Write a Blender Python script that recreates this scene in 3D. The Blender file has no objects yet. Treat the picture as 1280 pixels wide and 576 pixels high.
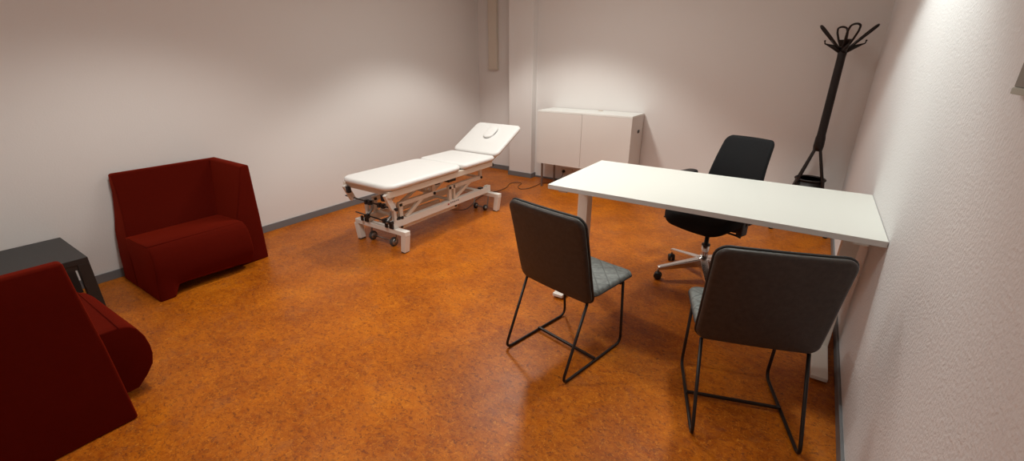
import bpy, bmesh, math, random
from mathutils import Vector, Matrix
random.seed(4)
col = bpy.context.scene.collection
R = math.radians
XL, XR, YB, YF, ZC = -3.9615, 0.3677, 5.0, -0.75, 2.70

# ---------------------------------------------------------------- materials
def mat(name, color, rough=0.5, metal=0.0, bump=None, noise=None, spec=0.5, sheen=0.0, coat=0.0, tint=(1, 1, 1)):
    m = bpy.data.materials.new(name); m.use_nodes = True
    nt = m.node_tree; b = nt.nodes['Principled BSDF']
    b.inputs['Base Color'].default_value = (*color, 1)
    b.inputs['Roughness'].default_value = rough
    b.inputs['Metallic'].default_value = metal
    b.inputs['Specular IOR Level'].default_value = spec
    b.inputs['Sheen Weight'].default_value = sheen
    b.inputs['Coat Weight'].default_value = coat
    b.inputs['Sheen Tint'].default_value = (*tint, 1)
    tc = nt.nodes.new('ShaderNodeTexCoord')
    if noise:                                   # (scale, amount)
        n = nt.nodes.new('ShaderNodeTexNoise'); n.inputs['Scale'].default_value = noise[0]
        n.inputs['Detail'].default_value = 4
        nt.links.new(tc.outputs['Object'], n.inputs['Vector'])
        mx = nt.nodes.new('ShaderNodeMix'); mx.data_type = 'RGBA'
        a = noise[1]
        mx.inputs[6].default_value = (*[c*(1-a) for c in color], 1)
        mx.inputs[7].default_value = (*[min(1, c*(1+a)) for c in color], 1)
        nt.links.new(n.outputs['Fac'], mx.inputs[0]); nt.links.new(mx.outputs[2], b.inputs['Base Color'])
    if bump:                                    # (scale, strength, distance)
        n = nt.nodes.new('ShaderNodeTexNoise'); n.inputs['Scale'].default_value = bump[0]
        n.inputs['Detail'].default_value = 3
        nt.links.new(tc.outputs['Object'], n.inputs['Vector'])
        bp = nt.nodes.new('ShaderNodeBump'); bp.inputs['Strength'].default_value = bump[1]
        bp.inputs['Distance'].default_value = bump[2]
        nt.links.new(n.outputs['Fac'], bp.inputs['Height']); nt.links.new(bp.outputs['Normal'], b.inputs['Normal'])
    return m

def floor_mat():
    m = bpy.data.materials.new('marbled_linoleum'); m.use_nodes = True
    nt = m.node_tree; N = nt.nodes; L = nt.links; b = N['Principled BSDF']
    tc = N.new('ShaderNodeTexCoord')
    def noise(scale, detail, dist=0.0, rough=0.55, stretch=(1, 1, 1)):
        mp = N.new('ShaderNodeMapping'); mp.inputs['Scale'].default_value = stretch
        L.new(tc.outputs['Object'], mp.inputs['Vector'])
        n = N.new('ShaderNodeTexNoise'); n.inputs['Scale'].default_value = scale
        n.inputs['Detail'].default_value = detail; n.inputs['Distortion'].default_value = dist
        n.inputs['Roughness'].default_value = rough
        L.new(mp.outputs['Vector'], n.inputs['Vector']); return n
    def ramp(src, stops):
        r = N.new('ShaderNodeValToRGB'); e = r.color_ramp.elements
        while len(e) < len(stops): e.new(0.5)
        for i, (p, c) in enumerate(stops):
            e[i].position = p; e[i].color = (*c, 1)
        L.new(src.outputs['Fac'], r.inputs['Fac']); return r
    big = ramp(noise(3.2, 8, 0.25, 0.66), [(.30, (.24, .046, .003)), (.44, (.35, .076, .003)), (.57, (.46, .112, .003)), (.70, (.58, .168, .005))])
    mid = ramp(noise(20, 8, 0.9, 0.75, (1, 1.7, 1)), [(.38, (0, 0, 0)), (.47, (.30, .30, .30)), (.54, (.55, .55, .55)), (.64, (1, 1, 1))])
    fine = ramp(noise(42, 6, 1.2, 0.75, (1, 1.6, 1)), [(.38, (0, 0, 0)), (.50, (1, 1, 1))])
    fleck = ramp(noise(55, 5, 1.5, 0.7, (1.5, 1, 1)), [(.56, (0, 0, 0)), (.66, (1, 1, 1))])
    blue = ramp(noise(8, 8, .6, 0.75), [(.52, (0, 0, 0)), (.68, (1, 1, 1))])
    def mix(f, a, c2, amt=None, mode='MIX'):
        x = N.new('ShaderNodeMix'); x.data_type = 'RGBA'; x.blend_type = mode
        if amt is not None:
            mm = N.new('ShaderNodeMath'); mm.operation = 'MULTIPLY'; mm.inputs[1].default_value = amt
            L.new(f, mm.inputs[0]); L.new(mm.outputs[0], x.inputs[0])
        else: L.new(f, x.inputs[0])
        L.new(a, x.inputs[6])
        if isinstance(c2, tuple): x.inputs[7].default_value = (*c2, 1)
        else: L.new(c2, x.inputs[7])
        return x.outputs[2]
    c = mix(mid.outputs['Color'], big.outputs['Color'], (.62, .19, .012), .55)
    inv = N.new('ShaderNodeInvert'); L.new(fine.outputs['Color'], inv.inputs['Color'])
    c = mix(inv.outputs['Color'], c, (.13, .028, .008), .75)
    c = mix(fleck.outputs['Color'], c, (.75, .28, .03), .65)
    c = mix(blue.outputs['Color'], c, (.22, .085, .045), .30)
    L.new(c, b.inputs['Base Color'])
    b.inputs['Roughness'].default_value = .36
    b.inputs['Specular IOR Level'].default_value = .20
    rr = ramp(noise(3.0, 5), [(.3, (.33, .33, .33)), (.7, (.45, .45, .45))])
    L.new(rr.outputs['Color'], b.inputs['Roughness'])
    bp = N.new('ShaderNodeBump'); bp.inputs['Strength'].default_value = .06; bp.inputs['Distance'].default_value = .002
    nn = noise(90, 3); L.new(nn.outputs['Fac'], bp.inputs['Height']); L.new(bp.outputs['Normal'], b.inputs['Normal'])
    return m

def quilt_mat(name, color, line, angle=45, scale=13.0):
    """grey fabric with a stitched diamond pattern"""
    m = bpy.data.materials.new(name); m.use_nodes = True
    nt = m.node_tree; N = nt.nodes; L = nt.links; b = N['Principled BSDF']
    b.inputs['Roughness'].default_value = .62
    tc = N.new('ShaderNodeTexCoord'); outs = []
    for a in (angle, -angle):
        mp = N.new('ShaderNodeMapping'); mp.inputs['Rotation'].default_value = (0, 0, R(a))
        L.new(tc.outputs['Object'], mp.inputs['Vector'])
        sp = N.new('ShaderNodeSeparateXYZ'); L.new(mp.outputs['Vector'], sp.inputs[0])
        mu = N.new('ShaderNodeMath'); mu.operation = 'MULTIPLY'; mu.inputs[1].default_value = scale
        L.new(sp.outputs['X'], mu.inputs[0])
        fr = N.new('ShaderNodeMath'); fr.operation = 'PINGPONG'; fr.inputs[1].default_value = .5
        L.new(mu.outputs[0], fr.inputs[0]); outs.append(fr.outputs[0])
    mn = N.new('ShaderNodeMath'); mn.operation = 'MINIMUM'
    L.new(outs[0], mn.inputs[0]); L.new(outs[1], mn.inputs[1])
    rp = N.new('ShaderNodeValToRGB'); rp.color_ramp.elements[0].position = .02; rp.color_ramp.elements[1].position = .08
    rp.color_ramp.elements[0].color = (0, 0, 0, 1); rp.color_ramp.elements[1].color = (1, 1, 1, 1)
    L.new(mn.outputs[0], rp.inputs['Fac'])
    no = N.new('ShaderNodeTexNoise'); no.inputs['Scale'].default_value = 45; no.inputs['Detail'].default_value = 5
    L.new(tc.outputs['Object'], no.inputs['Vector'])
    r2 = N.new('ShaderNodeValToRGB'); e = r2.color_ramp.elements
    e[0].position = .3; e[0].color = (*[c*.72 for c in color], 1); e[1].position = .7; e[1].color = (*[c*1.3 for c in color], 1)
    L.new(no.outputs['Fac'], r2.inputs['Fac'])
    mx = N.new('ShaderNodeMix'); mx.data_type = 'RGBA'; mx.inputs[6].default_value = (*line, 1)
    L.new(rp.outputs['Color'], mx.inputs[0]); L.new(r2.outputs['Color'], mx.inputs[7])
    L.new(mx.outputs[2], b.inputs['Base Color'])
    bp = N.new('ShaderNodeBump'); bp.inputs['Strength'].default_value = .5; bp.inputs['Distance'].default_value = .003
    L.new(rp.outputs['Color'], bp.inputs['Height']); L.new(bp.outputs['Normal'], b.inputs['Normal'])
    return m

M = dict(
    wall=mat('painted_wall', (.77, .735, .712), .75, bump=(120, .25, .002), spec=.25),
    wall_rough=mat('textured_paint_wall', (.79, .775, .775), .7, bump=(95, .7, .004), spec=.3),
    ceiling=mat('ceiling_paint', (.8, .78, .75), .9),
    floor=floor_mat(),
    skirt=mat('grey_skirting', (.165, .165, .17), .5, noise=(6, .08)),
    red=mat('red_felt', (.078, .0038, .0010), .95, bump=(420, .25, .001), noise=(60, .10), spec=.06, sheen=.30, tint=(1, .07, .015)),
    black_table=mat('black_ash_laminate', (.018, .017, .017), .42, noise=(14, .15)),
    white_desk=mat('white_laminate', (.76, .76, .71), .38, noise=(3, .015)),
    edge=mat('laminate_edge_band', (.60, .56, .53), .5, noise=(10, .03)),
    white_metal=mat('white_powder_coat', (.80, .76, .70), .42, noise=(8, .03)),
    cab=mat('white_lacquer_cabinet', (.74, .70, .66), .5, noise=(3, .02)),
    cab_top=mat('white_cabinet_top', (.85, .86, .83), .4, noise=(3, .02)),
    dark_leg=mat('brushed_steel_leg', (.28, .22, .18), .4, .7, noise=(30, .1)),
    cream=mat('cream_enamel_steel', (.77, .69, .58), .42, noise=(7, .03)),
    vinyl=mat('white_vinyl', (.80, .79, .77), .45, bump=(240, .12, .001), noise=(5, .015)),
    black_plastic=mat('black_plastic', (.012, .012, .013), .45, noise=(20, .1)),
    black_fabric=mat('black_mesh_fabric', (.010, .010, .011), .85, bump=(500, .3, .001), noise=(90, .2), spec=.2),
    chrome=mat('polished_aluminium', (.78, .76, .74), .24, 1.0, noise=(6, .05)),
    steel=mat('dull_steel', (.35, .34, .33), .35, .9, noise=(10, .08)),
    frame=mat('dark_bronze_tube', (.020, .014, .012), .38, .4, noise=(15, .1)),
    leather=mat('dark_taupe_leather', (.040, .030, .025), .45, bump=(160, .35, .0012), noise=(55, .42), spec=.35),
    quilt=quilt_mat('quilted_grey_fabric', (.15, .16, .152), (.10, .106, .10), scale=16.0),
    piping=mat('black_piping', (.012, .011, .011), .55, noise=(60, .1)),
    coat=mat('dark_brown_metal', (.012, .007, .006), .45, .2, noise=(20, .15)),
    duct=mat('cream_plastic_duct', (.66, .58, .49), .5, noise=(6, .03)),
    grey_panel=mat('grey_wall_panel', (.24, .22, .19), .6, noise=(9, .04)),
    panel_edge=mat('pale_panel_edge', (.42, .42, .36), .5, noise=(9, .04)),
    rubber=mat('grey_rubber', (.06, .06, .06), .7, noise=(30, .1)),
    red_mark=mat('red_sticker', (.40, .03, .02), .5, noise=(30, .05)),
    grey_mark=mat('grey_print', (.25, .25, .25), .5, noise=(30, .05)),
    cable=mat('grey_brown_cable', (.055, .030, .018), .5, noise=(30, .1)),
)

# ---------------------------------------------------------------- mesh helpers
class MB:
    def __init__(s, origin=(0, 0, 0)): s.bm = bmesh.new(); s.o = Vector(origin)
    def box(s, a, b, bev=0.0, mi=0):
        (x0, y0, z0), (x1, y1, z1) = a, b
        g = bmesh.new(); bmesh.ops.create_cube(g, size=1)
        for v in g.verts:
            v.co = Vector(((x0+x1)/2+v.co.x*(x1-x0), (y0+y1)/2+v.co.y*(y1-y0), (z0+z1)/2+v.co.z*(z1-z0)))
        if bev: bmesh.ops.bevel(g, geom=list(g.edges), offset=bev, segments=2, affect='EDGES', profile=.6)
        s._merge(g, mi); return s
    def _merge(s, g, mi=0):
        for f in g.faces: f.material_index = mi
        me = bpy.data.meshes.new('tmp'); g.to_mesh(me); g.free()
        s.bm.from_mesh(me); bpy.data.meshes.remove(me)
    def beam(s, p, q, w, h, up=(0, 0, 1), bev=0.0, w2=None, h2=None):
        """rectangular bar from p to q: w across, h along up"""
        p, q = Vector(p), Vector(q); d = (q-p).normalized(); u = Vector(up)
        r = d.cross(u).normalized(); u = r.cross(d).normalized()
        w2 = w if w2 is None else w2; h2 = h if h2 is None else h2
        g = bmesh.new(); vs = []
        for c, ww, hh in ((p, w, h), (q, w2, h2)):
            for a, b in ((-1, -1), (1, -1), (1, 1), (-1, 1)): vs.append(g.verts.new(c + r*a*ww/2 + u*b*hh/2))
        g.faces.new(vs[3::-1]); g.faces.new(vs[4:])
        for i in range(4): g.faces.new((vs[i], vs[(i+1) % 4], vs[4+(i+1) % 4], vs[4+i]))
        bmesh.ops.recalc_face_normals(g, faces=g.faces)
        if bev: bmesh.ops.bevel(g, geom=list(g.edges), offset=bev, segments=2, affect='EDGES', profile=.6)
        s._merge(g); return s
    def tube(s, pts, rad, seg=10, fillet=0.0, closed=False, rads=None, mi=0):
        pts = [Vector(p) for p in pts]
        if fillet:
            out = []; n = len(pts)
            for i, p in enumerate(pts):
                if (i in (0, n-1)) and not closed: out.append(p); continue
                a, b = pts[i-1], pts[(i+1) % n]; d1 = (a-p); d2 = (b-p)
                f = min(fillet, d1.length*.48, d2.length*.48); p1 = p+d1.normalized()*f; p2 = p+d2.normalized()*f
                for k in range(7):
                    t = k/6; out.append((1-t)**2*p1+2*t*(1-t)*p+t*t*p2)
            pts = out
        n = len(pts); rings = []; prev = None
        for i, p in enumerate(pts):
            if closed: d = pts[(i+1) % n]-pts[i-1]
            else: d = pts[min(i+1, n-1)]-pts[max(i-1, 0)]
            d.normalize()
            if prev is None:
                a = Vector((0, 0, 1)) if abs(d.z) < .9 else Vector((1, 0, 0)); nrm = d.cross(a).normalized()
            else: nrm = (prev - d*prev.dot(d)).normalized()
            prev = nrm; bn = d.cross(nrm); rr = rads[i] if rads else rad
            rings.append([s.bm.verts.new(p + (nrm*math.cos(2*math.pi*k/seg)+bn*math.sin(2*math.pi*k/seg))*rr) for k in range(seg)])
        for i in range(n if closed else n-1):
            A, B = rings[i], rings[(i+1) % n]
            for k in range(seg):
                f = s.bm.faces.new((A[k], A[(k+1) % seg], B[(k+1) % seg], B[k])); f.smooth = True; f.material_index = mi
        if not closed: s.bm.faces.new(rings[0][::-1]).material_index = mi; s.bm.faces.new(rings[-1]).material_index = mi
        return s
    def lathe(s, prof, center=(0, 0, 0), axis='Z', seg=24, smooth=True):
        c = Vector(center); rings = []
        def P(r, h, a):
            x, y = r*math.cos(a), r*math.sin(a)
            return c + (Vector((x, y, h)) if axis == 'Z' else Vector((h, x, y)) if axis == 'X' else Vector((y, h, x)))
        for r, h in prof: rings.append([s.bm.verts.new(P(max(r, 1e-4), h, 2*math.pi*k/seg)) for k in range(seg)])
        fs = []
        for A, B in zip(rings, rings[1:]):
            for k in range(seg):
                f = s.bm.faces.new((A[k], A[(k+1) % seg], B[(k+1) % seg], B[k])); f.smooth = smooth; fs.append(f)
        fs.append(s.bm.faces.new(rings[0][::-1])); fs.append(s.bm.faces.new(rings[-1]))
        return s
    def prism(s, poly, map3, t0, t1, bev=0.0, seg=2):
        """poly in 2-D, map3(a, b, t) -> 3-D"""
        g = bmesh.new()
        A = [g.verts.new(map3(a, b, t0)) for a, b in poly]; B = [g.verts.new(map3(a, b, t1)) for a, b in poly]
        n = len(poly); g.faces.new(A[::-1]); g.faces.new(B)
        for i in range(n): g.faces.new((A[i], A[(i+1) % n], B[(i+1) % n], B[i]))
        bmesh.ops.recalc_face_normals(g, faces=g.faces)
        if bev: bmesh.ops.bevel(g, geom=list(g.edges), offset=bev, segments=seg, affect='EDGES', profile=.5)
        s._merge(g); return s
    def pad(s, w, h, r, t, fn, edge=None, puff=0.0, rings=7, two=False, wtop=None, hole=False):
        """soft rounded-rectangle pad; fn(x, y, z) places it; wtop tapers the width toward +y"""
        edge = edge or t/2
        def outline(d):
            rr = max(r-d, .0005); hw, hh = w/2-d, h/2-d; out = []
            for cx, cy, a0 in ((hw-rr, hh-rr, 0), (-hw+rr, hh-rr, 90), (-hw+rr, -hh+rr, 180), (hw-rr, -hh+rr, 270)):
                for k in range(7):
                    a = R(a0+15*k); out.append((cx+rr*math.cos(a), cy+rr*math.sin(a)))
                # extra points along the side
                nx = {0: (-1, 0), 90: (0, -1), 180: (1, 0), 270: (0, 1)}[a0]
                ln = (2*hw-2*rr) if nx[0] else (2*hh-2*rr); x, y = out[-1]
                for k in range(1, 8): out.append((x+nx[0]*ln*k/8, y+nx[1]*ln*k/8))
            return out
        dmax = min(w, h)/2*.96
        ds = [edge*(1-math.cos(R(90*k/5))) for k in range(6)]
        ds += [edge+(dmax-edge)*k/rings for k in range(1, rings+1)]
        def lay(sgn):
            L = []
            for d in ds:
                q = min(d/edge, 1); z = t/2*math.sqrt(max(0, 1-(1-q)**2)) + puff*(1-(1-d/dmax)**3 if d < dmax else 1)
                ring = []
                for x, y in outline(d):
                    k = 1 if wtop is None else 1+(wtop/w-1)*(y/h+.5)
                    ring.append((x*k, y, sgn*z))
                L.append(ring)
            return L
        for sgn in (1, -1):
            L = lay(sgn); V = [[s.bm.verts.new(fn(*p)) for p in ring] for ring in L]; n = len(V[0])
            for A, B in zip(V, V[1:]):
                for k in range(n):
                    q = (A[k], A[(k+1) % n], B[(k+1) % n], B[k])
                    f = s.bm.faces.new(q if sgn > 0 else q[::-1]); f.smooth = True
                    f.material_index = 1 if (two and sgn < 0) else 0
            f = s.bm.faces.new(V[-1] if sgn > 0 else V[-1][::-1]); f.smooth = True
            f.material_index = 1 if (two and sgn < 0) else 0
        bmesh.ops.remove_doubles(s.bm, verts=s.bm.verts, dist=1e-5)
        return s
    def build(s, name, material, parent=None, smooth=False, bevel=0.0, sub=0, offset=True):
        if offset and s.o.length: bmesh.ops.translate(s.bm, verts=s.bm.verts, vec=-s.o)
        me = bpy.data.meshes.new(name); s.bm.to_mesh(me); s.bm.free()
        ms = material if isinstance(material, (list, tuple)) else [material]
        for m in ms: me.materials.append(m)
        if smooth:
            for p in me.polygons: p.use_smooth = True
        o = bpy.data.objects.new(name, me); col.objects.link(o)
        if parent: o.parent = parent
        if bevel:
            b = o.modifiers.new('bevel', 'BEVEL'); b.width = bevel; b.segments = 3; b.limit_method = 'ANGLE'; b.angle_limit = R(35)
        if sub:
            b = o.modifiers.new('sub', 'SUBSURF'); b.levels = sub; b.render_levels = sub
        return o

def each(m, name, material, parent=None, merge=()):
    """every separate piece of the mesh becomes an object of its own"""
    seen = set(); out = []
    m.bm.verts.ensure_lookup_table()
    for v in m.bm.verts:
        if v in seen: continue
        isl = []; st = [v]; seen.add(v)
        while st:
            a = st.pop(); isl.append(a)
            for e in a.link_edges:
                b = e.other_vert(a)
                if b not in seen: seen.add(b); st.append(b)
        idx = {w: i for i, w in enumerate(isl)}; g = MB(m.o)
        vs = [g.bm.verts.new(w.co) for w in isl]; done = set()
        for w in isl:
            for f in w.link_faces:
                if f in done: continue
                done.add(f); nf = g.bm.faces.new([vs[idx[q]] for q in f.verts]); nf.smooth = f.smooth; nf.material_index = f.material_index
        out.append(g.build(name, material, parent))
    m.bm.free(); return out

def thing(name, label, cat, loc=(0, 0, 0), rotz=0, group=None):
    o = bpy.data.objects.new(name, None); o.empty_display_size = .1; col.objects.link(o)
    o.location = loc; o.rotation_euler = (0, 0, rotz)
    o['label'] = label; o['category'] = cat
    if group: o['group'] = group
    return o
def tag(o, label, cat, group=None):
    o['label'] = label; o['category'] = cat
    if group: o['group'] = group
    return o
def dup(root, loc, rotz, label):
    r = root.copy(); col.objects.link(r); r.location = loc; r.rotation_euler = (0, 0, rotz); r['label'] = label
    for ch in list(root.children):
        c = ch.copy(); col.objects.link(c); c.parent = r
        for g in list(ch.children):
            d = g.copy(); col.objects.link(d); d.parent = c
    return r
def struct(name, m, material, **k):
    o = m.build(name, material, **k); o['kind'] = 'structure'; return o

# ---------------------------------------------------------------- room
T = .12
struct('floor', MB().box((XL-T, YF-T, -.10), (XR+T, YB+.35, 0)), M['floor'])
struct('ceiling', MB().box((XL-T, YF-T, ZC), (XR+T, YB+.35, ZC+.1)), M['ceiling'])
struct('wall_left', MB().box((XL-T, YF-T, 0), (XL, YB+.35, ZC)), M['wall'])
struct('wall_right', MB().box((XR, YF-T, 0), (XR+T, YB+.35, ZC)), M['wall_rough'])
struct('wall_front', MB().box((XL, YF-T, 0), (XR, YF, ZC)), M['wall'])
PX0, PX1, PY = -3.325, -2.975, 4.895
struct('wall_back', MB().box((PX1, YB, 0), (XR, YB+.25, ZC)), M['wall'])
struct('wall_recess', MB().box((XL, YB+.095, 0), (PX0, YB+.25, ZC)), M['wall'])
struct('wall_pillar', MB().box((PX0, PY, 0), (PX1, YB+.25, ZC), .004), M['wall'])
h, t = .062, .012
struct('baseboard_left', MB().box((XL, YF, 0), (XL+t, YB+.095, h), .002), M['skirt'])
struct('baseboard_right', MB().box((XR-t, YF, 0), (XR, YB, h), .002), M['skirt'])
struct('baseboard_back', MB().box((PX1+t, YB-t, 0), (XR-t, YB, .022), .002), M['skirt'])
struct('baseboard_recess', MB().box((XL+t, YB+.095-t, 0), (PX0-t, YB+.095, h), .002), M['skirt'])
struct('baseboard_pillar', MB().box((PX0-t, PY-t, 0), (PX1+t, PY, h), .002).box((PX0-t, PY, 0), (PX0, YB+.095, h), .002)
       .box((PX1, PY, 0), (PX1+t, YB, h), .002), M['skirt'])

# cream duct in the recess
d = MB((-3.69, YB+.07, 1.36))
d.box((-3.76, 5.045, 1.375), (-3.625, YB+.094, ZC-.001), .006)
dd = thing('cable_duct', 'cream vertical cable duct ending halfway down the recessed wall left of the pillar', 'duct', (-3.69, YB+.07, 1.36))
d.build('duct_cover', M['duct'], dd)
MB((-3.69, YB+.07, 1.36)).box((-3.765, 5.04, 1.355), (-3.62, YB+.094, 1.378), .004).build('end_cap', M['duct'], dd)

# panel at the right edge of the photo
pp = thing('wall_panel', 'grey rectangular panel mounted high on the right wall near the camera', 'panel', (XR-.01, 1.30, 1.41))
MB((XR-.01, 1.30, 1.41)).box((XR-.016, 1.06, 1.424), (XR-.001, 1.44, 1.72), .003).build('board', M['grey_panel'], pp)
MB((XR-.01, 1.30, 1.41)).box((XR-.020, 1.055, 1.410), (XR-.001, 1.434, 1.424), .003).build('bottom_rail', M['panel_edge'], pp)

# ---------------------------------------------------------------- desk
DX0, DX1, DY0, DY1, DZ = -1.232, .3655, 2.227, 3.037, .785
desk = thing('desk', 'long white desk with a rectangular top, its short end against the right wall', 'desk', (-.43, 2.63, 0))
O = (-.43, 2.63, 0)
top = MB(O).box((DX0, DY0, DZ-.027), (DX1, DY1, DZ)).build('tabletop', [M['white_desk'], M['edge']], desk)
for p in top.data.polygons:
    if abs(p.normal.z) < .5: p.material_index = 1
mod = top.modifiers.new('bevel', 'BEVEL'); mod.width = .0015; mod.segments = 2
for q in (2.56, 2.67): MB(O).box((-1.12, q, DZ-.075), (.26, q+.04, DZ-.028), .003).build('crossbeam', M['white_metal'], desk)
for cx in (-1.163, .288):
    g = MB(O).box((cx-.035, 2.59, .03), (cx+.035, 2.67, DZ-.075), .004)
    g.box((cx-.028, DY0+.06, DZ-.055), (cx+.028, DY1-.06, DZ-.028), .004)
    lg = g.build('leg', M['white_metal'], desk)
    MB(O).box((cx-.036, DY0+.05, .012), (cx+.036, DY1-.10, .034), .005).build('foot', M['white_metal'], lg)
    for yy in (DY0+.09, DY1-.14):
        MB(O).lathe([(.018, .0), (.02, .004), (.02, .013)], (cx, yy, 0), seg=14).build('levelling_pad', M['rubber'], lg)

# ---------------------------------------------------------------- guest chairs
def make_guest_chair(label, loc, rotz):
    t = thing('guest_chair', label, 'chair', loc, rotz, 'grey upholstered guest chairs at the desk')
    for sx in (-1, 1):
        x = .2*sx
        MB().tube([(x, -.105, .392), (x, -.268, .0085), (x, .238, .0085), (x, .203, .398)], .0075, 10, .05).build('side_frame', M['frame'], t)
    MB().beam((-.2, -.003, .021), (.2, -.003, .021), .014, .012, bev=.002).build('crossbar', M['frame'], t)
    for q in (-.095, .19): MB().beam((-.2, q, .395), (.2, q, .395), .02, .012).build('under_frame', M['frame'], t)
    def fs(x, y, z):                       # seat: y -.2...+.2
        yy = .092+y; s = .425 + z
        s += .006*(x/.22)**2 - .010*max(0, (yy-.19)/.09)**2
        return Vector((x, yy, s))
    seat = MB().pad(.445, .385, .06, .036, fs, edge=.016, puff=.004, two=True).build('seat', [M['quilt'], M['leather']], t)
    def fb(x, y, z):                       # back: y is up, z is the thickness (toward the front)
        v = y+.2215; k = v/.443            # 0 at the bottom, 1 at the top
        yy = -.128 - .060*k - .034*k*k + .020*(1-k)**4
        yy += .008*(x/.22)**2
        return Vector((x, yy+z, .392+v*1.035))
    def fbf(x, y, z): return fb(x, y, z)
    b = MB().pad(.455, .443, .045, .034, lambda x, y, z: fb(x, y, z), edge=.015, puff=.004, two=True)
    back = b.build('backrest', [M['quilt'], M['leather']], t)
    def seam(f, w, h, r, z):
        pts = []
        for cx, cy, a0 in ((w/2-r, h/2-r, 0), (-w/2+r, h/2-r, 90), (-w/2+r, -h/2+r, 180), (w/2-r, -h/2+r, 270)):
            for k in range(7):
                a = R(a0+15*k); pts.append((cx+r*math.cos(a), cy+r*math.sin(a)))
            nx = {0: (-1, 0), 90: (0, -1), 180: (1, 0), 270: (0, 1)}[a0]; ln = (w-2*r) if nx[0] else (h-2*r); x, y = pts[-1]
            for k in range(1, 8): pts.append((x+nx[0]*ln*k/8, y+nx[1]*ln*k/8))
        return [f(x, y, z) for x, y in pts]
    MB().tube(seam(fb, .457, .446, .046, .012), .0055, 8, closed=True).build('piping', M['piping'], back)
    MB().tube(seam(fs, .446, .386, .061, -.004), .004, 8, closed=True).build('piping', M['piping'], seat)
    return t
chair = make_guest_chair('grey guest chair nearer the red seats, its quilted seat and whole sled frame in view', (-.885, 1.856, 0), R(-12.3))
dup(chair, (-.042, 1.891, 0), R(18.5), 'grey guest chair beside the right wall, its back turned fully to the camera')

# ---------------------------------------------------------------- office chair
oc = thing('office_chair', 'black swivel office chair with a chrome star base behind the white desk', 'chair', (-.441, 3.127, 0))
SR = Matrix.Rotation(R(156.5), 3, 'Z')
def S(p): return SR @ Vector(p)
def sm(m):                                   # turn a part with the seat
    bmesh.ops.transform(m.bm, verts=m.bm.verts, matrix=SR.to_4x4()); return m
base = MB().lathe([(.030, .085), (.040, .092), (.040, .15), (.032, .165)], seg=20).build('base_hub', M['chrome'], oc)
for i in range(5):
    a = R(-143.4+72*i); dx, dy = math.cos(a), math.sin(a)
    leg = MB().beam((dx*.03, dy*.03, .128), (dx*.325, dy*.325, .088), .055, .060, bev=.007, w2=.032, h2=.026).build('star_leg', M['chrome'], oc)
    cx, cy = dx*.318, dy*.318
    MB().lathe([(.008, .045), (.008, .09)], (cx, cy, 0), seg=10).build('caster_stem', M['steel'], leg)
    w = MB(); ta = a+R(60); ex, ey = math.cos(ta), math.sin(ta)
    for sgn in (-1, 1):
        g = MB().lathe([(.010, -.009), (.024, -.009), (.0275, -.004), (.0275, .004), (.024, .009), (.010, .009)], axis='X', seg=20)
        bmesh.ops.transform(g.bm, verts=g.bm.verts, matrix=Matrix.Translation((cx+ex*.014*sgn, cy+ey*.014*sgn, .0277)) @ Matrix.Rotation(ta, 4, 'Z'))
        g.bm.normal_update(); w._merge(g.bm)
    w.box((cx-.014, cy-.014, .03), (cx+.014, cy+.014, .056), .006)
    w.build('caster', M['black_plastic'], leg)
MB().lathe([(.026, .15), (.026, .262)], seg=20).build('column_sleeve', M['chrome'], oc)
MB().lathe([(.029, .258), (.029, .268), (.015, .272), (.015, .40)], seg=20).build('gas_lift', M['black_plastic'], oc)
g = sm(MB().box((-.075, -.16, .385), (.075, .12, .432), .012).box((-.11, -.06, .405), (.11, .06, .440), .01))
g.build('seat_mechanism', M['black_plastic'], oc)
for lv in (MB().tube([(-.10, .06, .418), (-.235, .08, .43), (-.275, .085, .428)], .007, 8), MB().tube([(.10, .0, .418), (.20, .14, .43), (.26, .16, .426)], .006, 8)):
    sm(lv).build('adjustment_lever', M['black_plastic'], oc)

def fseat(x, y, z):
    yy = y+.01; s = .482+z*(1 if z > 0 else 1.1)
    s += .018*(x/.24)**2 - .035*max(0, (yy-.10)/.14)**2 + (0 if z > 0 else -.012*(1-(x/.24)**2)*(1-(yy/.24)**2))
    return S((x, yy, s))
MB().pad(.49, .48, .11, .075, fseat, edge=.034, puff=.006).build('seat', M['black_fabric'], oc)
def fback(x, y, z):
    v = y+.235; k = v/.47
    yy = -.228 - .115*k + .03*math.sin(math.pi*k) + .05*(x/.2)**2
    return S((x, yy+z, .522+v*.985))
bk = MB().pad(.43, .47, .045, .045, fback, edge=.02, puff=.004, wtop=.335).build('backrest', M['black_fabric'], oc)
g = sm(MB().tube([(0, -.10, .408), (0, -.24, .415), (0, -.285, .46), (0, -.27, .70)], .022, 10, .08))
g.build('back_support', M['black_plastic'], oc)
for sx in (-1, 1):
    g = sm(MB().tube([(.08*sx, .0, .42), (.215*sx, -.01, .425), (.245*sx, -.02, .50), (.262*sx, -.01, .72)], .014, 10, .05)
           .box((.225*sx-.020, -.045, .405), (.225*sx+.020, .025, .56), .01))
    arm = g.build('armrest_support', M['black_plastic'], oc)
    def fa(x, y, z, sx=sx): return S((.265*sx+x, -.01+y, .722+z))
    MB().pad(.085, .25, .04, .03, fa, edge=.014, puff=.002, rings=2).build('armrest_pad', M['black_plastic'], arm)

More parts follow.
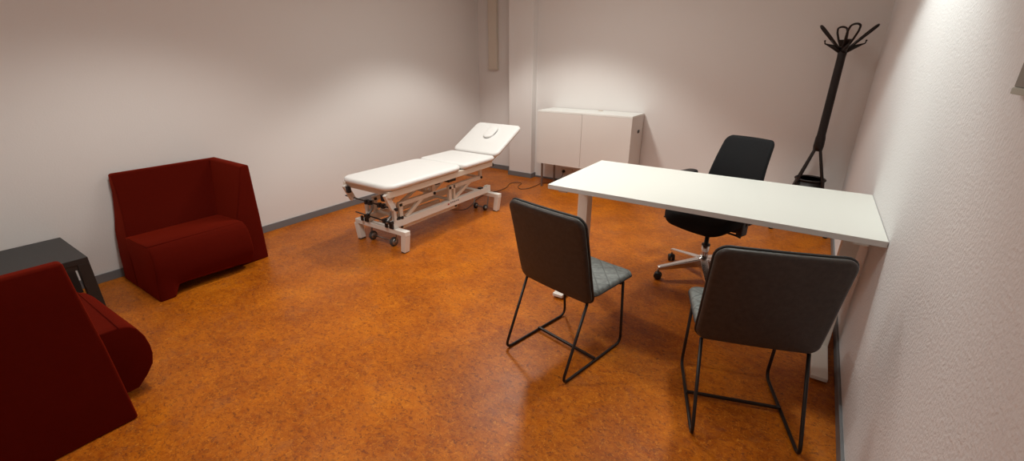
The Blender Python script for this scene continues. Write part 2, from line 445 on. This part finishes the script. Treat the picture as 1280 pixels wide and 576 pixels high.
# ---------------------------------------------------------------- coat stand
cs = thing('coat_stand', 'tall dark coat stand with four splayed legs and loop hooks in the right back corner', 'coat stand', (.10, 4.75, 0))
JZ = .735
for sx in (-1, 1):
    for sy in (-1, 1):
        lg = MB().tube([(.018*sx, .018*sy, JZ+.05), (.020*sx, .020*sy, JZ), (.212*sx, .198*sy, .012)], .0125, 10, .04).build('leg', M['coat'], cs)
        MB().lathe([(.017, 0), (.019, .008), (.016, .022)], (.213*sx, .199*sy, 0), seg=12).build('foot_cap', M['black_plastic'], lg)
p = MB()
p.lathe([(.036, JZ-.01), (.040, JZ+.03), (.038, JZ+.10), (.033, JZ+.13), (.030, 1.50), (.034, 1.545), (.03, 1.56)], seg=20)
p.build('pole', M['coat'], cs)
b = MB().tube([(.115*math.cos(R(a)), .115*math.sin(R(a)), .468) for a in range(0, 360, 12)], .010, 8, closed=True)
b.lathe([(.112, .467), (.136, .28), (.132, .28), (.108, .467)], seg=30)
b.build('umbrella_basket', M['coat'], cs)
MB().lathe([(.10, .275), (.134, .277), (.134, .283), (.10, .284)], seg=30).build('basket_floor', M['coat'], cs)
for i, a0 in enumerate((0, 90, 180, 270)):
    a = R(a0-78)
    rad = Vector((math.cos(a), math.sin(a), 0)); tan = Vector((-math.sin(a), math.cos(a), 0)); up = Vector((0, 0, 1))
    dirv = (rad*.68+up*.73).normalized()
    b0 = rad*.012+up*1.545; L_ = .265; pts = []
    for s_, w_ in ((0, .004), (.06, .016), (.13, .028), (.20, .036), (.235, .034)): pts.append((s_, w_))
    left = [b0+dirv*s_+tan*w_ for s_, w_ in pts]; right = [b0+dirv*s_-tan*w_ for s_, w_ in pts][::-1]
    arc = [b0+dirv*(.235+.032*math.sin(R(q)))+tan*.034*math.cos(R(q)) for q in range(20, 180, 20)]
    m = MB().tube(left+arc+right, .0080, 8)
    m.prism([(0, -.012), (.12, -.024), (.12, .024), (0, .012)], lambda s_, w_, tt: b0+dirv*s_+tan*w_+dirv.cross(tan)*tt, -.006, .006)
    m.build('hook_loop', M['coat'], cs)
    k0 = rad*.02+up*1.555
    m = MB().tube([k0, k0+rad*.055+up*.025, k0+rad*.105+up*.045, k0+rad*.118+up*.050, k0+rad*.122+up*.068], .01, 10,
                  rads=[.026, .016, .006, .005, .005])
    m.lathe([(.002, -.007), (.007, -.003), (.007, .003), (.002, .007)], tuple(k0+rad*.122+up*.071), seg=10)
    m.build('coat_hook', M['coat'], cs)

# ---------------------------------------------------------------- cabinet
cb = thing('cabinet', 'low white two-door cabinet on thin metal legs against the back wall', 'cabinet', (-2.13, 4.80, 0))
O = (-2.13, 4.80, 0); CX0, CX1, CY0, CY1, CZ0, CZ1 = -2.715, -1.562, 4.625, 4.985, .295, .925
m = MB(O)
m.box((CX0, CY0, CZ0), (CX0+.018, CY1, CZ1-.018)).box((CX1-.018, CY0, CZ0), (CX1, CY1, CZ1-.018))
m.box((CX0+.018, CY0, CZ0), (CX1-.018, CY1, CZ0+.018)).box((CX0+.018, CY1-.012, CZ0+.018), (CX1-.018, CY1, CZ1-.018))
m.box((-2.148, CY0, CZ0+.018), (-2.132, CY1-.012, CZ1-.018))
m.build('carcass', M['cab'], cb)
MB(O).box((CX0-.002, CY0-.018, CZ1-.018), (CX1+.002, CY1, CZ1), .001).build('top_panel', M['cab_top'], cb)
for x0, x1 in ((CX0, -2.1415), (-2.1385, CX1)):
    MB(O).box((x0, CY0-.018, CZ0+.002), (x1, CY0-.001, CZ1-.0195), .001).build('door', M['cab'], cb)
for x in (-2.655, -1.62):
    for y in (4.635, 4.955):
        MB(O).box((x-.010, y-.010, .006), (x+.010, y+.010, CZ0), .001).box((x-.013, y-.013, 0), (x+.013, y+.013, .008), .001).build('leg', M['dark_leg'], cb)
g = MB(O); g.pad(.070, .036, .0178, .003, lambda x, y, z: Vector((CX1+.0012+z, 4.84+x, .742+y)), edge=.0014, rings=2); g.build('cable_hole', M['black_plastic'], cb)
MB(O).lathe([(.028, 0), (.030, .004), (.024, .007)], (-2.06, 4.93, CZ1), seg=20).build('top_grommet', M['duct'], cb)

# wall socket and the cable that runs to the bed
sk = thing('wall_socket', 'small white socket low on the back wall beneath the cabinet', 'socket', (-2.47, YB-.002, .13))
MB((-2.47, YB-.002, .13)).box((-2.57, YB-.012, .095), (-2.41, YB-.001, .175), .003).build('faceplate', M['duct'], sk)
cab = MB()
cp = [(-2.80, 3.05, .10), (-2.82, 3.35, .02), (-2.98, 3.75, .006), (-3.02, 4.0, .005), (-2.97, 4.11, .005), (-2.97, 4.30, .005), (-3.04, 4.50, .005),
      (-2.98, 4.60, .005), (-2.92, 4.58, .005), (-2.88, 4.44, .005), (-2.80, 4.36, .005), (-2.73, 4.42, .005), (-2.71, 4.56, .005), (-2.71, 4.72, .005),
      (-2.62, 4.83, .006), (-2.54, 4.93, .06), (-2.53, 4.972, .13)]
def smooth(pts, n=6):
    P = [Vector(p) for p in pts]; out = []
    for i in range(len(P)-1):
        a, b, c, d_ = P[max(i-1, 0)], P[i], P[i+1], P[min(i+2, len(P)-1)]
        for k in range(n):
            t = k/n; out.append(.5*((2*b)+(c-a)*t+(2*a-5*b+4*c-d_)*t*t+(3*b-a-3*c+d_)*t**3))
    out.append(P[-1]); return out
ct = thing('power_cable', 'thin dark power cable curling over the floor from the treatment table to the socket', 'cable', (-2.9, 4.4, 0))
cab.o = Vector((-2.9, 4.4, 0)); cab.tube(smooth(cp), .0036, 6); cab.build('cord', M['cable'], ct)
MB((-2.9, 4.4, 0)).lathe([(.012, -.03), (.019, -.022), (.019, -.002), (.012, 0)], (-2.53, YB-.0125, .135), axis='Y', seg=14).build('plug', M['black_plastic'], ct)

# ---------------------------------------------------------------- treatment table
bd = thing('treatment_table', 'white padded treatment table with raised headrest on a cream height-adjustable frame', 'treatment table', (-2.83, 2.85, 0))
O = (-2.83, 2.85, 0)
def cushion(name, y0, y1, w, t=.048, r=.06, ang=0, hinge=None):
    L_ = y1-y0; m = MB(O)
    def fn(x, y, z):
        yy = y+L_/2
        if ang:
            a = R(ang); return Vector((-2.812+x, hinge[0]+yy*math.cos(a)-z*math.sin(a), hinge[1]+yy*math.sin(a)+z*math.cos(a)))
        return Vector((-2.812+x, y0+yy, .570+z))
    m.pad(w, L_, r, t, fn, edge=.026, puff=.003, rings=5)
    return m.build(name, M['vinyl'], bd)
cushion('leg_cushion', 2.10, 2.985, .58, r=.09)
cushion('seat_cushion', 2.995, 3.485, .58, r=.05)
hd = cushion('head_cushion', 0, .52, .58, r=.06, t=.046, ang=26.6, hinge=(3.497, .584))
def headp(x, s_, z):
    a = R(26.6); return Vector((-2.812+x, 3.497+s_*math.cos(a)-z*math.sin(a), .584+s_*math.sin(a)+z*math.cos(a)))
m = MB(O); m.pad(.118, .210, .0589, .020, lambda x, y, z: headp(.012+x, .335+y, .0375+z), edge=.006, puff=.003, rings=3); m.build('face_plug', M['vinyl'], hd)
m = MB(O); ring = []
for k in range(40):
    a = 2*math.pi*k/40; ring.append(headp(.012+.061*math.cos(a), .335+.105*math.sin(a), .0265))
m.tube(ring, .0035, 6, closed=True); m.build('plug_seam', M['grey_mark'], hd)
# top frame
m = MB(O)
for x in (-3.085, -2.565): m.beam((x, 2.13, .516), (x, 3.455, .516), .035, .050, bev=.004)
for y in (2.16, 2.72, 2.96, 3.43): m.beam((-3.07, y, .520), (-2.58, y, .520), .04, .035, bev=.003)
m.build('top_frame', M['cream'], bd)
m = MB(O)
for x in (-3.03, -2.61):
    a = headp(x+2.822, .0, -.045); b = headp(x+2.822, .45, -.045); m.beam(a, b, .025, .028, bev=.003)
a = headp(-.21, .30, -.045); b = headp(.21, .30, -.045); m.beam(a, b, .025, .025)
m.build('head_frame', M['cream'], bd)
MB(O).box((-2.615, 3.452, .478), (-2.565, 3.50, .512), .004).build('end_block', M['black_plastic'], bd)
# lower frame: two long beams
for x in (-2.975, -2.667):
    lb = MB(O).beam((x, 2.225, .222), (x, 3.50, .222), .045, .060, bev=.004).build('lower_beam', M['white_metal'] if x > -2.8 else M['cream'], bd)
    each(MB(O).box((x-.022, 2.212, .192), (x+.022, 2.226, .250), .003).box((x-.020, 3.38, .252), (x+.020, 3.425, .266), .003), 'beam_cap', M['black_plastic'], lb)
    if x > -2.8:
        MB(O).box((x+.0225, 2.88, .220), (x+.0240, 2.902, .234)).build('red_mark', M['red_mark'], lb)
        g = MB(O)
        for k in range(5): g.box((x+.0225, 2.915+.026*k, .226+.002*(k % 2)), (x+.0238, 2.933+.026*k, .240))
        g.build('grey_print', M['grey_mark'], lb)
for x in (-2.93, -2.70):
    MB(O).beam((x, 2.32, .165), (x, 3.06, .165), .03, .036, bev=.003).build('inner_beam', M['cream'], bd)
# bases: crossbar with two legs
for y in (2.245, 3.525):
    g = MB(O).beam((-3.130, y, .172), (-2.510, y, .172), .056, .040, bev=.004)
    bs = g.build('base_crossbar', M['white_metal'], bd)
    for x, sg in ((-3.105, -1), (-2.560, 1)):
        MB(O).beam((x-sg*-.022, y, .154), (x, y, .010), .052, .054, up=(0, 1, 0), bev=.004, w2=.046).build('foot_leg', M['white_metal'], bs)
        MB(O).box((x-.020, y-.026, 0), (x+.020, y+.026, .012), .003).build('rubber_foot', M['rubber'], bs)
    if y > 3:
        for q in (-2.667, -2.975): MB(O).box((q-.024, 3.49, .190), (q+.024, 3.545, .262), .004).build('end_plate', M['white_metal'], bs)
# castors
for y, wx, wr in ((2.285, (-3.0, -2.735), .040), (3.475, (-2.79, -2.665), .031)):
    ax = MB(O).tube([(wx[0]-.03, y, wr+.002), (wx[1]+.03, y, wr+.002)], .006, 8)
    for q in (wx[0]-.025, wx[1]+.025): ax.beam((q, y, wr+.002), (q, y+.03, .165), .012, .01)
    axo = ax.build('castor_axle', M['steel'], bd)
    for x in wx:
        MB(O).lathe([(.020, -.012), (wr-.004, -.012), (wr, -.007), (wr, .007), (wr-.004, .012), (.020, .012)], (x, y, wr+.0005), axis='X', seg=24).build('castor_wheel', M['rubber'] if y < 3 else M['black_plastic'], axo)
        MB(O).lathe([(.006, -.015), (wr-.013, -.014), (wr-.013, .014), (.006, .015)], (x, y, wr+.0005), axis='X', seg=20).build('wheel_hub', M['steel'], axo)
# swing levers: two triangles on each side
for x in (-2.975, -2.665):
    for y0, y1 in ((2.325, 2.72), (2.93, 3.40)):
        g = MB(O)
        g.beam((x, y0, .25), (x, y0, .385), .028, .036, up=(0, 1, 0), bev=.003)
        if y0 > 2.5: g.beam((x, y0+.06, .25), (x, y0+.06, .395), .028, .024, up=(0, 1, 0), bev=.003)
        g.beam((x, y0-.02, .375), (x, y1, .375), .028, .038, bev=.003)
        g.beam((x, y0+.055, .25), (x, y0+(y1-y0)*.66, .370), .022, .030, up=(0, 1, 0), bev=.003)
        lv = g.build('swing_lever', M['cream'], bd)
        MB(O).beam((x, y1, .36), (x, y1, .495), .022, .034, up=(0, 1, 0), bev=.003).build('hanger', M['cream'], lv)
        g = MB(O); s_ = 1 if x > -2.8 else -1
        for yy, zz in ((y1, .375), (y0, .375)) if y0 > 2.5 else ((y1, .375), (y0, .262)):
            g.lathe([(.013, -.004), (.013, .006), (.009, .009)], (x+.016*s_, yy, zz), axis='X', seg=12)
        each(g, 'pivot_bolt', M['black_plastic'], lv)
# lower-beam knobs
g = MB(O)
for y in (2.34, 3.03): g.lathe([(.011, 0), (.011, .012), (.007, .016)], (-2.685, y, .170), axis='X', seg=12)
for y in (2.262, 2.295): g.lathe([(.012, 0), (.012, .012), (.007, .016)], (-2.655, y, .268), axis='X', seg=12)
each(g, 'locking_knob', M['black_plastic'], bd)
# drive motor and cross tubes
mt = MB(O).box((-2.86, 2.70, .40), (-2.74, 2.88, .47), .012).tube([(-2.80, 2.70, .43), (-2.80, 2.40, .31)], .016, 12).build('lift_motor', M['cream'], bd)
MB(O).tube([(-2.80, 2.41, .315), (-2.80, 2.33, .27)], .009, 10).build('motor_piston', M['chrome'], mt)
for q in ((-2.66, 2.86, .445, -2.60, 2.96, .488), (-2.69, 2.74, .44, -2.65, 2.80, .475)): MB(O).box(q[:3], q[3:], .006).build('control_box', M['black_plastic'], bd)
g = MB(O)
g.tube([(-2.96, 2.325, .26), (-2.67, 2.325, .26)], .014, 10).tube([(-2.96, 2.93, .26), (-2.67, 2.93, .26)], .014, 10)
g.tube([(-2.96, 2.72, .375), (-2.67, 2.72, .375)], .012, 10).tube([(-2.96, 3.40, .375), (-2.67, 3.40, .375)], .012, 10)
g.tube([(-2.92, 3.1, .15), (-2.74, 3.45, .19)], .008, 8)
each(g, 'cross_tube', M['cream'], bd)
# near-end brackets, footswitch rods and joints
for x in (-3.075, -2.585):
    br = MB(O).beam((x, 2.125, .52), (x, 2.185, .385), .030, .045, up=(0, 1, 0), bev=.003).build('end_bracket', M['white_metal'], bd)
    MB(O).box((x-.05 if x > -2.8 else x+.018, 2.115, .46), (x-.018 if x > -2.8 else x+.05, 2.145, .512), .003).build('bracket_block', M['black_plastic'], br)
for q, zt in ((-2.655, .41), (-2.985, .37)): MB(O).box((q-.016, 2.235, .25), (q+.016, 2.262, zt), .003).build('end_post', M['white_metal'], bd)
for z, y, x0, x1 in ((.392, 2.185, -3.17, -2.545), (.258, 2.20, -3.08, -2.63)):
    rd = MB(O).tube([(x0, y, z+.008), (x1, y, z-.004)], .006, 10).build('foot_control_rod', M['frame'], bd)
    g = MB(O)
    for x in ((-2.90, -2.86, -2.745, -2.70) if z > .3 else (-2.93, -2.72)):
        g.box((x-.014, y-.016, z-.02), (x+.014, y+.016, z+.018), .004)
    g.box((x1-.012, y-.012, z-.014), (x1+.008, y+.012, z+.010), .004)
    each(g, 'rod_clamp', M['black_plastic'], rd)
for x in (-2.95, -2.70):
    MB(O).tube([(x, 2.20, .235), (x, 2.215, .255), (x+.01, 2.26, .30), (x+.01, 2.27, .375)], .013, 8, .02).build('pedal_linkage', M['steel'], bd)

g = MB(O)
for x in (-3.01, -2.71): g.box((x-.012, 2.196, .200), (x+.014, 2.210, .245), .003)
each(g, 'pedal_stop', M['black_plastic'], bd)

# ---------------------------------------------------------------- sofas
def make_sofa(label, loc, rotz, mir, lean=0.0):
    """local +Y is the front; the arm stands on the side x = mir"""
    t = thing('lounge_seat', label, 'sofa', loc, rotz, 'dark red lounge seats with one side panel')
    W, H = .785, .750; hx = W/2; y0 = -.33                       # back plane
    def X(x): return x*mir
    # shell: loft of an L-shaped plan, outer faces near upright, inner faces sloping inward to the seat
    def ring(z, th_b, th_a, left, yo, yf):
        # outer corner, going round the L
        o_ = hx-lean*z/H; f_ = yf-lean*.35*z/H
        return [(-left, yo), (o_, yo), (o_, f_), (min(o_, hx-lean*.5)-th_a, f_), (min(o_, hx-lean*.5)-th_a, yo+th_b), (-left, yo+th_b)]
    levels = [(.0, .24, .22, hx, y0+.045, .205), (.20, .235, .20, hx-.018, y0+.03, .207), (.36, .225, .175, hx-.040, y0+.015, .208),
              (.48, .165, .135, hx-.070, y0+.006, .205), (.62, .105, .095, hx-.095, y0, .203), (H-.012, .062, .062, hx-.105, y0, .202), (H, .052, .052, hx-.111, y0+.005, .198)]
    g = MB(); V = [[g.bm.verts.new((X(x), y, l[0])) for x, y in ring(*l)] for l in levels]
    for A, B in zip(V, V[1:]):
        for k in range(6): g.bm.faces.new((A[k], A[(k+1) % 6], B[(k+1) % 6], B[k]))
    def cap(r): 
        g.bm.faces.new((r[0], r[1], r[4], r[5])); g.bm.faces.new((r[1], r[2], r[3], r[4]))
    cap(V[0]); cap(V[-1])
    bmesh.ops.recalc_face_normals(g.bm, faces=g.bm.faces)
    sh = g.build('back_shell', M['red'], t, smooth=True, bevel=.024)
    sh.modifiers['bevel'].segments = 5; sh.modifiers['bevel'].angle_limit = R(28)
    # seat: side profile (y, z) extruded across
    free = [(-.11, .352), (.02, .362), (.18, .368), (.268, .366), (.298, .352), (.318, .325), (.332, .28), (.338, .235), (.335, .19), (.328, .14), (.322, .08),
            (.325, .0), (.235, .0), (.16, .0), (.05, .0), (-.11, .0)]
    inner = [(-.11, .352), (.02, .362), (.18, .368), (.275, .366), (.308, .354), (.332, .330), (.350, .28), (.358, .225), (.357, .18), (.345, .13), (.312, .085),
             (.27, .062), (.235, .058), (.16, .065), (.05, .075), (-.11, .085)]
    x0, x1 = -hx+.004, hx-.165
    g = MB(); n = len(free); cols = []
    xs = [x0, x0+.010, x0+.03, x0+.085, x0+.098, x0+.115, x0+.14, x0+.20, 0.1, x1-.05, x1]
    for x in xs:
        c = []
        e = .012 if x == x0 else (.003 if x < x0+.02 else 0)
        k = max(0, min(1, (x-x0-.08)/.07)); k = k*k*(3-2*k)
        far = max(0, min(1, (x-x0-.15)/(x1-x0-.15)))
        nose = max(0, min(1, (x-x0)/(x1-x0)))
        for (ya, za), (yb, zb) in zip(free, inner):
            kk = nose if za > .10 else k
            yy, zz = ya+(yb-ya)*kk, za+(zb-za)*kk*(1 if za > .10 else 1-.35*far)
            cy, cz = .12, .2
            if zz > .1: cz2 = cz+(zz-cz)*(1-e*2.2)
            else: cz2 = zz
            tuck = .030*(zz/.36)*max(0, 1-(x-x0)/.10)
            c.append(g.bm.verts.new((X(x+tuck), cy+(yy-cy)*(1-e*2.2), cz2)))
        cols.append(c)
    for A, B in zip(cols, cols[1:]):
        for k in range(n): g.bm.faces.new((A[k], A[(k+1) % n], B[(k+1) % n], B[k]))
    g.bm.faces.new(cols[0]); g.bm.faces.new(cols[-1])
    bmesh.ops.recalc_face_normals(g.bm, faces=g.bm.faces)
    st = g.build('seat', M['red'], t, smooth=True, bevel=.006)
    # stitched seam along the seat's front edge and free end
    MB().tube([(X(x0+.034), -.06, .357), (X(x0+.034), .262, .366), (X(x0+.046), .272, .367), (X(x1), .272, .367)], .0025, 6).build('seam', M['red'], st)
    return t
make_sofa('dark red lounge seat with its back along the left wall, seen from the front', (XL+.352, 1.178, 0), R(-90), -1)
make_sofa('dark red lounge seat in the lower left foreground, its side panel toward the camera', (-2.60, .125, 0), 0, 1, .075)

# ---------------------------------------------------------------- side table
tb = thing('side_table', 'low black square side table in the corner between the two red seats', 'table', (-3.665, .28, 0))
O = (-3.665, .28, 0); a, b, c_, d_ = -3.940, -3.390, .005, .555
MB(O).box((a, c_, .358), (b, d_, .392), .002).build('tabletop', M['black_table'], tb)
MB(O).box((a+.01, c_+.01, .328), (b-.004, c_+.03, .358)).box((a+.01, d_-.03, .328), (b-.004, d_-.004, .358)).box((a+.01, c_+.01, .328), (a+.03, d_-.01, .358)).box((b-.024, c_+.01, .328), (b-.004, d_-.01, .358)).build('apron', M['black_table'], tb)
for x in (a, b-.055):
    for y in (c_, d_-.055):
        MB(O).box((x, y, 0), (x+.055, y+.055, .358), .002).build('leg', M['black_table'], tb)

# ---------------------------------------------------------------- lights
def spot(name, loc, power, size, blend, color=(1, .995, .93), rad=.12, aim=None):
    l = bpy.data.lights.new(name, 'SPOT'); l.energy = power; l.spot_size = R(size); l.spot_blend = blend
    l.color = color; l.shadow_soft_size = rad
    o = bpy.data.objects.new(name, l); col.objects.link(o); o.location = loc
    if aim: o.rotation_euler = (Vector(aim)-Vector(loc)).to_track_quat('-Z', 'Y').to_euler()
    return o
spot('ceiling_downlight_rear', (-2.35, 3.50, 2.62), 108, 112, .35)
spot('ceiling_downlight_front', (-2.45, 1.10, 2.62), 78, 118, .5)
spot('ceiling_downlight_desk', (-.27, 2.70, 2.62), 86, 104, .35, color=(.93, 1, .95))
for nm, loc, pw in (('fill_light_rear', (-1.8, 3.2, 2.55), 16), ('fill_light_front', (-1.6, .8, 2.55), 14)):  # soft overhead fill added to raise ambient brightness, not real ceiling fixtures
    l = bpy.data.lights.new(nm, 'AREA'); l.shape = 'DISK'; l.size = 1.2; l.energy = pw; l.color = (1, .99, .94)
    o = bpy.data.objects.new(nm, l); col.objects.link(o); o.location = loc
w = bpy.data.worlds.new('world'); bpy.context.scene.world = w; w.use_nodes = True
w.node_tree.nodes['Background'].inputs[0].default_value = (.9, .85, .8, 1); w.node_tree.nodes['Background'].inputs[1].default_value = .05

# ---------------------------------------------------------------- camera
cd = bpy.data.cameras.new('camera'); cam = bpy.data.objects.new('camera', cd); col.objects.link(cam)
cd.sensor_fit = 'HORIZONTAL'; cd.sensor_width = 36; cd.lens = 545.998/1280*36; cd.clip_start = .02
r_ = Vector((0.83085892, 0.55648242, 0.00088077)); u_ = Vector((-0.20314511, 0.30183257, 0.93146614)); f_ = Vector((-0.51807869, 0.77409587, -0.36382696))
mw = Matrix((r_, u_, -f_)).transposed().to_4x4(); mw.translation = Vector((0, 0, 1.4782)); cam.matrix_world = mw
bpy.context.scene.camera = cam
sc = bpy.context.scene
sc.view_settings.view_transform = 'Standard'; sc.view_settings.look = 'None'; sc.view_settings.exposure = 0.0; sc.view_settings.gamma = 1.0
